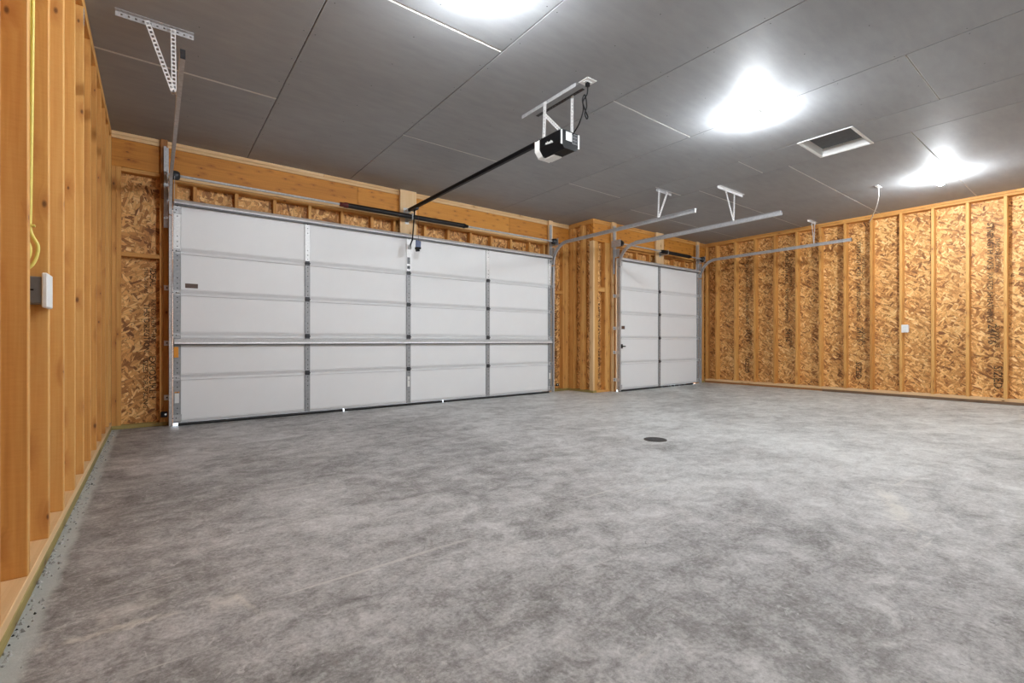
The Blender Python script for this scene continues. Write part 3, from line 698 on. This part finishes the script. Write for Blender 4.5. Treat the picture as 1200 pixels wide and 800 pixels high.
# ================================================================== TORSION SHAFTS
def torsion(label, x0, x1, y, z, s0, s1, red, posts, yw):
    r = thing('torsion_shaft', ((x0 + x1) / 2, y, z), label, 'door spring', 'torsion shafts over the garage doors')
    MB().cyl((x0, y, z), (x1, y, z), 0.0135, n=14).build('shaft', M['galv'], r)
    L = s1 - s0; n = int(L / 0.010); pf = [(0, 0.030)]
    for i in range(n):
        t = (i + 0.0) * L / n
        pf += [(t + 0.001, 0.031), (t + L / n * 0.5, 0.0345), (t + L / n * 0.95, 0.031)]
    MB().lathe((s0, y, z), (1, 0, 0), pf, n=12).build('spring', M['spring'], r)
    MB().lathe((s0 - 0.012, y, z), (1, 0, 0), [(-0.05, 0.02), (-0.045, 0.028), (0.0, 0.028), (0.012, 0.036), (0.055, 0.036)], n=14).build('winding_cone', M['red'] if red else M['black'], r)
    MB().lathe((s1, y, z), (1, 0, 0), [(-0.03, 0.036), (0.0, 0.036), (0.03, 0.026), (0.06, 0.022)], n=14).build('winding_cone', M['black'], r)
    for xe, sg in ((x0, 1), (x1, -1)):
        MB().lathe((xe + sg * 0.06, y, z), (sg, 0, 0), [(0, 0.058), (0.008, 0.058), (0.010, 0.05), (0.05, 0.05), (0.07, 0.036), (0.075, 0.02)], n=22).build('cable_drum', M['darksteel'], r)
        MB().box(min(xe + sg * .02, xe + sg * .026), max(xe + sg * .02, xe + sg * .026), y - 0.04, yw, z - 0.06, z + 0.06).build('bearing_plate', M['galv'], r)
        MB().cyl((xe + sg * 0.085, y - 0.045, z - 0.01), (xe + sg * 0.05, yw - 0.095, 0.10), 0.002, n=6).build('lift_cable', M['galv'], r)
    for xp in posts:
        MB().box(xp - .03, xp + .03, yw - 0.004, yw, z - .07, z + .07).box(xp - .003, xp + .003, y - 0.03, yw, z - .045, z + .045).lathe((xp - .012, y, z), (1, 0, 0), [(0, .032), (.024, .032)], n=14).build('centre_bracket', M['galv'], r)
    return r
torsion('long black torsion spring and shaft above the wide door', -0.075, 5.56, -0.10, 2.69, 1.80, 3.62, True, (2.75,), YA - 0.052)
torsion('short black torsion spring and shaft above the narrow door', 6.46, 9.30, -0.72, 2.69, 7.80, 8.73, False, (7.95,), YB - 0.052)

# ================================================================== SAFETY SENSORS
for x, lab in ((-0.078, 'small black safety sensor low beside left track of the wide door'), (5.592, 'small black safety sensor low beside right track of the wide door')):
    sg = 1 if x < 1 else -1
    r = thing('safety_sensor', (x, -0.06, 0.10), lab, 'sensor', 'safety sensors')
    MB().box(x - .028, x + .028, -0.075, -0.045, 0.115, 0.165).build('housing', M['black'], r, bevel=0.006)
    MB().cyl((x + sg * .012, -0.0755, 0.145), (x + sg * .012, -0.079, 0.145), 0.010, n=12).build('lens', M['lens'], r)
    MB().box(x - .02, x + .02, -0.045, 0.055, 0.125, 0.13).box(x - .03, x + .03, 0.05, 0.056, 0.10, 0.16).build('bracket', M['black'], r)

# ================================================================== DOOR OPENER
xo = 2.735
op = thing('garage_door_opener', (xo, -3.14, 2.60), 'black ceiling hung door opener with white lamp lens and long black rail', 'door opener')
def shell(y0, y1, mname, name, grow=0.0, par=op, bev=0.012):
    w = 0.115 + grow; zt, zb = 2.757 + grow, 2.598 - grow
    pf = [(-w, zt), (w, zt), (w, zb + 0.055), (w - 0.045, zb), (-w + 0.045, zb), (-w, zb + 0.055)]
    return MB().sweep([[(xo + a, y0, b) for a, b in pf], [(xo + a, y1, b) for a, b in pf]]).build(name, M[mname], par, bevel=bev)
hs = shell(-3.30, -3.025, 'black', 'housing')
shell(-3.03, -2.955, 'lens', 'lamp_lens', -0.002)
MB().box(xo - .045, xo + .055, -3.14, -3.0, 2.588, 2.600).build('lens_tab', M['lens'], op, bevel=0.004)
MB().box(xo - 0.112, xo - .095, -3.3035, -3.298, 2.625, 2.75).build('trim_strip', M['galvlight'], op)
MB().box(xo + 0.097, xo + .112, -3.3035, -3.298, 2.625, 2.75).build('trim_strip', M['galvlight'], op)
MB().box(xo - 0.05, xo + .02, -3.304, -3.298, 2.67, 2.745).build('instruction_label', M['paper'], op)
lb = MB().box(xo + 0.025, xo + .09, -3.304, -3.298, 2.655, 2.745, 0)
for i in range(3):
    for j in range(2): lb.box(xo + 0.03 + j * .03, xo + .053 + j * .03, -3.3055, -3.303, 2.662 + i * .028, 2.682 + i * .028, 1)
lb.build('control_panel', [M['grey'], M['darksteel']], op)
# slanted white word mark on the side, too small in the photo to read
wm = MB()
zz = lambda yy: 2.676 + (yy + 3.20) * 0.09
for k in range(6):
    a = -3.200 + k * 0.0155
    wm.obox((xo - .1155, a, zz(a) - .006), (xo - .1155, a + .009, zz(a) + (.016 if k in (1, 4) else .009)), 0.0042, 0.0014, (1, 0, 0))
    wm.obox((xo - .1155, a + .009, zz(a) + (.010 if k in (1, 4) else .007)), (xo - .1155, a + .0155, zz(a) - .005), 0.0042, 0.0014, (1, 0, 0))
wm.obox((xo - .1155, -3.205, zz(-3.205) - .010), (xo - .1155, -3.118, zz(-3.118) - .008), 0.0032, 0.0014, (1, 0, 0))
wm.build('word_mark', M['paper'], op)
rail = MB().box(xo - .016, xo + .016, -2.955, -0.03, 2.795 - .02, 2.795 + .014).box(xo - .024, xo + .024, -2.955, -0.03, 2.795 + .014, 2.795 + .018)
rail.build('rail', M['black'], op)
MB().box(xo - .02, xo + .02, -3.05, -2.94, 2.757, 2.80).build('rail_mount', M['darksteel'], op)
MB().box(xo - .025, xo + .025, -0.035, YA - 0.053, 2.77, 2.81).box(xo - .04, xo + .04, YA - 0.057, YA - 0.0525, 2.73, 2.85).build('header_bracket', M['galv'], op)
MB().box(xo - .028, xo + .028, -0.30, -0.14, 2.755, 2.776).build('trolley', M['darksteel'], op, bevel=0.004)
MB().obox((xo, -0.215, 2.762), (xo, -0.145, 2.345), 0.030, 0.006, (1, 0, 0)).obox((xo + .004, -0.148, 2.37), (xo + .004, -0.045, 2.272), 0.030, 0.006, (1, 0, 0)).build('door_arm', M['black'], op)
rc = MB().cyl((xo + .025, -0.275, 2.76), (xo + .025, -0.28, 2.325), 0.0026, n=6)
rc.build('release_cord', M['red'], op)
MB().obox((xo + .025, -0.28, 2.32), (xo + .018, -0.285, 2.215), 0.075, 0.022, (0, 1, 0)).build('release_tag', M['blue'], op, bevel=0.006)
MB().cyl((xo - .02, -0.29, 2.205), (xo + .055, -0.275, 2.225), 0.020, n=12).obox((xo - 0.015, -0.285, 2.18), (xo + .04, -0.28, 2.19), 0.03, 0.02, (0, 1, 0)).build('release_handle', M['black'], op)
# hanger of the opener
hg = MB()
hg.punched((2.690, -2.70, ZC - .004), (2.690, -3.43, ZC - .004), 0.034, 0.003, (0, 0, 1)); hg.box(2.674, 2.677, -3.43, -2.70, ZC - .034, ZC - .003)
hg.build('ceiling_angle', M['galv'], op)
hg = MB().punched((2.80, -2.78, ZC - .003), (2.80, -3.40, ZC - .003), 0.030, 0.003, (0, 0, 1)); hg.build('ceiling_angle', M['darksteel'], op)
for a, b, w in (((2.655, -3.06, ZC - 0.02), (2.640, -3.06, 2.75), .036), ((2.655, -3.06, 2.97), (2.655, -3.26, 2.76), .030), ((2.80, -3.26, ZC - 0.005), (2.815, -3.24, 2.75), .030)):
    MB().punched(a, b, w, 0.004, (1, 0, 0), pitch=0.03, hole=0.012).build('hanger_strap', M['galvlight'], op)

# outlet and cord for it
ou = thing('ceiling_outlet', (2.745, -3.50, ZC), 'square white outlet on the ceiling above the door opener', 'outlet')
MB().box(2.69, 2.80, -3.555, -3.445, ZC - .007, ZC - .0005).build('cover_plate', M['plastic'], ou, bevel=0.003)
MB().box(2.71, 2.78, -3.52, -3.48, ZC - .012, ZC - .007).build('receptacle', M['plastic'], ou, bevel=0.002)
cd = thing('power_cord', (2.745, -3.50, ZC - .03), 'looped black power cord hanging from the ceiling outlet to the opener', 'cord')
MB().box(2.728, 2.762, -3.515, -3.485, ZC - .045, ZC - .012).build('plug', M['black'], cd, bevel=0.004)
def spline(pts, n=8):
    pts = [Vector(p) for p in pts]; out = []
    P = [pts[0]] + pts + [pts[-1]]
    for i in range(1, len(P) - 2):
        for k in range(n):
            t = k / n; a, b, c, d = P[i - 1], P[i], P[i + 1], P[i + 2]
            out.append(0.5 * ((2 * b) + (c - a) * t + (2 * a - 5 * b + 4 * c - d) * t * t + (3 * b - a - 3 * c + d) * t ** 3))
    return out + [pts[-1]]
cp = [(2.745, -3.50, ZC - .045), (2.75, -3.49, 3.01), (2.73, -3.46, 2.95), (2.76, -3.46, 2.885), (2.79, -3.46, 2.84), (2.775, -3.46, 2.82), (2.755, -3.46, 2.86), (2.765, -3.47, 2.92), (2.735, -3.48, 3.0), (2.715, -3.47, 2.96), (2.745, -3.45, 2.89), (2.75, -3.40, 2.80), (2.755, -3.345, 2.755), (2.76, -3.306, 2.735)]
MB().tube(spline(cp), 0.0058, 8).build('cable', M['black'], cd)

# ================================================================== LAMPS
LAB = ['lit round bulb in white holder beside the attic hatch', 'lit round bulb in white holder nearest the right wall', 'lit bulb over the left half of the garage near the wide door',
       'added unseen bulb at the back left behind the viewer', 'added unseen bulb at the back right behind the viewer']
for (x, y), lab in zip(LAMPS, LAB):
    r = thing('ceiling_lamp', (x, y, ZC), lab, 'lamp', 'bare ceiling bulbs')
    MB().lathe((x, y, ZC - .0005), (0, 0, -1), [(0, .072), (.008, .072), (.016, .06), (.022, .036), (.028, .030)], n=24).build('lamp_holder', M['plastic'], r)
    MB().lathe((x, y, ZC - .024), (0, 0, -1), [(0.0, .014), (.012, .018), (.03, .034), (.045, .0415), (.060, .0435)], n=24).build('bulb_base', M['plastic'], r)
    pf = [(.001, .030)] + [(.062 - .042 * math.cos(a), .042 * math.sin(a)) for a in [math.radians(q) for q in range(89, 180, 13)]] + [(.104, .0015)]
    MB().lathe((x, y, ZC - .026), (0, 0, -1), pf, n=24).build('bulb', M['bulb'], r)

# ================================================================== ATTIC HATCH
ah = thing('attic_hatch', ((HX0 + HX1) / 2, (HY0 + HY1) / 2, ZC), 'rectangular attic hatch recessed in the ceiling between the bulbs', 'hatch')
fr = 0.018
fm = MB()
for bx in [(HX0 - fr, HX1 + fr, HY0 - fr, HY0), (HX0 - fr, HX1 + fr, HY1, HY1 + fr), (HX0 - fr, HX0, HY0, HY1), (HX1, HX1 + fr, HY0, HY1)]: fm.box(*bx, ZC - .006, ZC - .0008)
fm.build('frame', M['plastic'], ah)
for bx in [(HX0 + .0005, HX1 - .0005, HY0 + .0005, HY0 + .012), (HX0 + .0005, HX1 - .0005, HY1 - .012, HY1 - .0005), (HX0 + .0005, HX0 + .012, HY0 + .012, HY1 - .012), (HX1 - .012, HX1 - .0005, HY0 + .012, HY1 - .012)]:
    MB().box(*bx, ZC - .002, ZC + .10).build('lining_board', M['plastic'], ah)
MB().box(HX0 + .013, HX1 - .013, HY0 + .013, HY1 - .013, ZC + .085, ZC + .098).build('panel', M['hatchboard'], ah)

# ================================================================== SMALL FITTINGS
jb = thing('junction_box', (XL - .04, -3.53, 1.06), 'grey switch box with white cover on the second left stud', 'electrical box')
MB().box(XL - .085, XL - .006, -3.574, -3.476, 1.072, 1.182).build('box', M['grey'], jb, bevel=0.004)
MB().box(XL - .075, XL - .03, -3.5765, -3.5735, 1.124, 1.13).build('moulded_rib', M['black'], jb)
MB().box(XL - .006, XL + .012, -3.585, -3.465, 1.056, 1.198).build('cover_plate', M['plastic'], jb, bevel=0.004)
yc_ = thing('yellow_cable', (-0.57, -3.51, 1.22), 'yellow electrical cable looped down between the first left studs', 'cable')
for dx, dy, lo in ((0.0, 0.0, 1.26), (0.012, 0.004, 1.235)):
    px = [(-0.562 + dx, -3.50 + dy, ZC - .08), (-0.568 + dx, -3.50 + dy, 2.6), (-0.574 + dx, -3.50 + dy, 1.9), (-0.578 + dx, -3.50 + dy, 1.50), (-0.590 + dx * 2, -3.50 + dy, 1.38), (-0.566 + dx * 2, -3.51 + dy, 1.31), (-0.57 + dx, -3.515 + dy, lo), (-0.60, -3.52 + dy, lo - .04)]
    MB().tube(spline(px), 0.0062, 8).build('cable_run', M['yellow'], yc_)
MB().box(-0.604, -0.552, -3.511, -3.486, 1.395, 1.403).build('cable_tie', M['yellow'], yc_)

wo = thing('wall_outlet', (XR, -4.04, 1.05), 'white outlet box on a stud of the right strand board wall', 'outlet')
MB().box(XR - .004, XR + .06, -4.082, -4.004, 1.075, 1.185).build('box', M['plastic'], wo, bevel=0.003)
MB().box(XR - .013, XR - .004, -4.085, -3.995, 1.065, 1.195).build('cover_plate', M['plastic'], wo, bevel=0.004)
for z in (1.105, 1.155): MB().box(XR - .016, XR - .013, -4.06, -4.02, z - .016, z + .016).build('receptacle', M['paper'], wo, bevel=0.002)

wc = thing('white_cable', (8.01, -4.13, ZC), 'white cable dropping from the ceiling to the right wall top', 'cable')
MB().tube(spline([(8.01, -4.13, ZC - .008), (8.03, -4.12, ZC - .03), (8.30, -4.05, 3.035), (8.75, -3.90, 2.99), (9.2, -3.74, 2.985), (9.55, -3.62, 3.0), (9.74, -3.545, 3.0)]), 0.0065, 8).build('cable_run', M['plastic'], wc)
MB().box(7.90, 8.06, -4.15, -4.11, ZC - .006, ZC - .0005).build('clip', M['plastic'], wc)

fd = thing('floor_drain', (3.566, -3.583, 0), 'round dark floor drain cover in the concrete', 'drain')
MB().lathe((3.566, -3.583, 0.0003), (0, 0, 1), [(0, .105), (.003, .105), (.0045, .098)], n=32).build('rim', M['iron'], fd)
gr = MB()
for i in range(7):
    q = -0.072 + i * .024; hw = math.sqrt(max(0.0, .088 ** 2 - q * q))
    gr.box(3.566 - hw, 3.566 + hw, -3.583 + q - .004, -3.583 + q + .004, .0045, .0062)
gr.build('grate_bars', M['darksteel'], fd)

lbd = piece('loose_board', None, XR - 0.045, XR - 0.002, -6.4, -2.85, 0.0005, 0.036, M['darkboard'])
tag(lbd, 'thin dark brown board lying along the foot of the right wall', 'board')
for (x, y), lab in (((1.83, -0.10), 'small white scrap on floor standing in for leaked daylight by the first middle stile of the wide door'), ((3.30, -0.115), 'small white scrap on floor standing in for leaked daylight by the second middle stile of the wide door')):
    o = MB().add([(x - .02, y - .012, .0005), (x + .022, y - .006, .0005), (x + .014, y + .014, .0005), (x - .016, y + .01, .0005), (x, y, .012)], [(0, 1, 4), (1, 2, 4), (2, 3, 4), (3, 0, 4), (3, 2, 1, 0)]).build('lightspot', M['paper'])  # small white solid in place of a spot of daylight under the seal
    tag(o, lab, 'lightspot', 'daylight spots by the wide door')

# ---- ink print on the strand boards
e = 0.0012
ya = YA + D - e
stamp(s1, 'IDEAL', (-0.175, ya, 1.72), 0.075, '-y', 1.0, -1)
stamp(s1, 'STRENGTH AXIS', (-0.235, ya, 1.72), 0.038, '-y', 1.0, -1)
stamp(s1, 'THIS DIRECTION', (-0.23, ya, 1.33), 0.07, '-y', 1.0, -1)
stamp(s1, 'RATED SHEATHING', (-0.17, ya, 1.38), 0.055, '-y', 1.0, -1)
stamp(s1, 'SIZED FOR SPACING', (-0.24, ya, 0.72), 0.06, '-y', 0.95, -1)
stamp(s1, 'EXPOSURE 1', (-0.18, ya, 0.76), 0.085, '-y', 1.0, -1)
stamp(s2, 'RATED SHEATHING 24/16', (5.79, ya, 1.62), 0.09, '-y', 1.0, -1)
stamp(s2, 'EXPOSURE 1', (5.79, ya, 0.70), 0.10, '-y', 1.0, -1)
yb = YB + D - e
stamp(s3, 'RATED SHEATHING 24/16', (6.29, yb, 1.62), 0.09, '-y', 1.0, -1)
stamp(s3, 'EXPOSURE 1', (6.29, yb, 0.70), 0.10, '-y', 1.0, -1)
xr = XR + D - e
for pn, y, sc_ in ((rp[1], -1.40, 1.0), (rp[2], -2.18, 1.0), (rp[3], -3.37, 1.0), (rp[4], -5.02, 1.12)):
    stamp(pn, 'STRENGTH AXIS', (xr, y, 2.70), 0.085 * sc_, '-x', 1.0, -1)
    stamp(pn, 'THIS DIRECTION', (xr, y - 0.075, 2.45), 0.06 * sc_, '-x', 1.0, -1)
    stamp(pn, 'RATED SHEATHING', (xr, y, 1.95), 0.075 * sc_, '-x', 1.0, -1)
    stamp(pn, '24/16', (xr, y - .02, 1.18), 0.12 * sc_, '-x', 1.0, -1)
    stamp(pn, 'EXPOSURE 1', (xr, y - 0.075, 1.15), 0.06 * sc_, '-x', 1.0, -1)
for y, sc_ in ((-1.40, 1), (-3.37, 1.0), (-5.10, 1.1)):
    pn = min([o for o in wr.children if o.name.startswith('sheathing') and o.location.z < 0.5], key=lambda o: abs(o.location.y - y))
    stamp(pn, 'SIZED', (xr, y, 0.56), 0.12 * sc_, '-x', 1.0, -1)
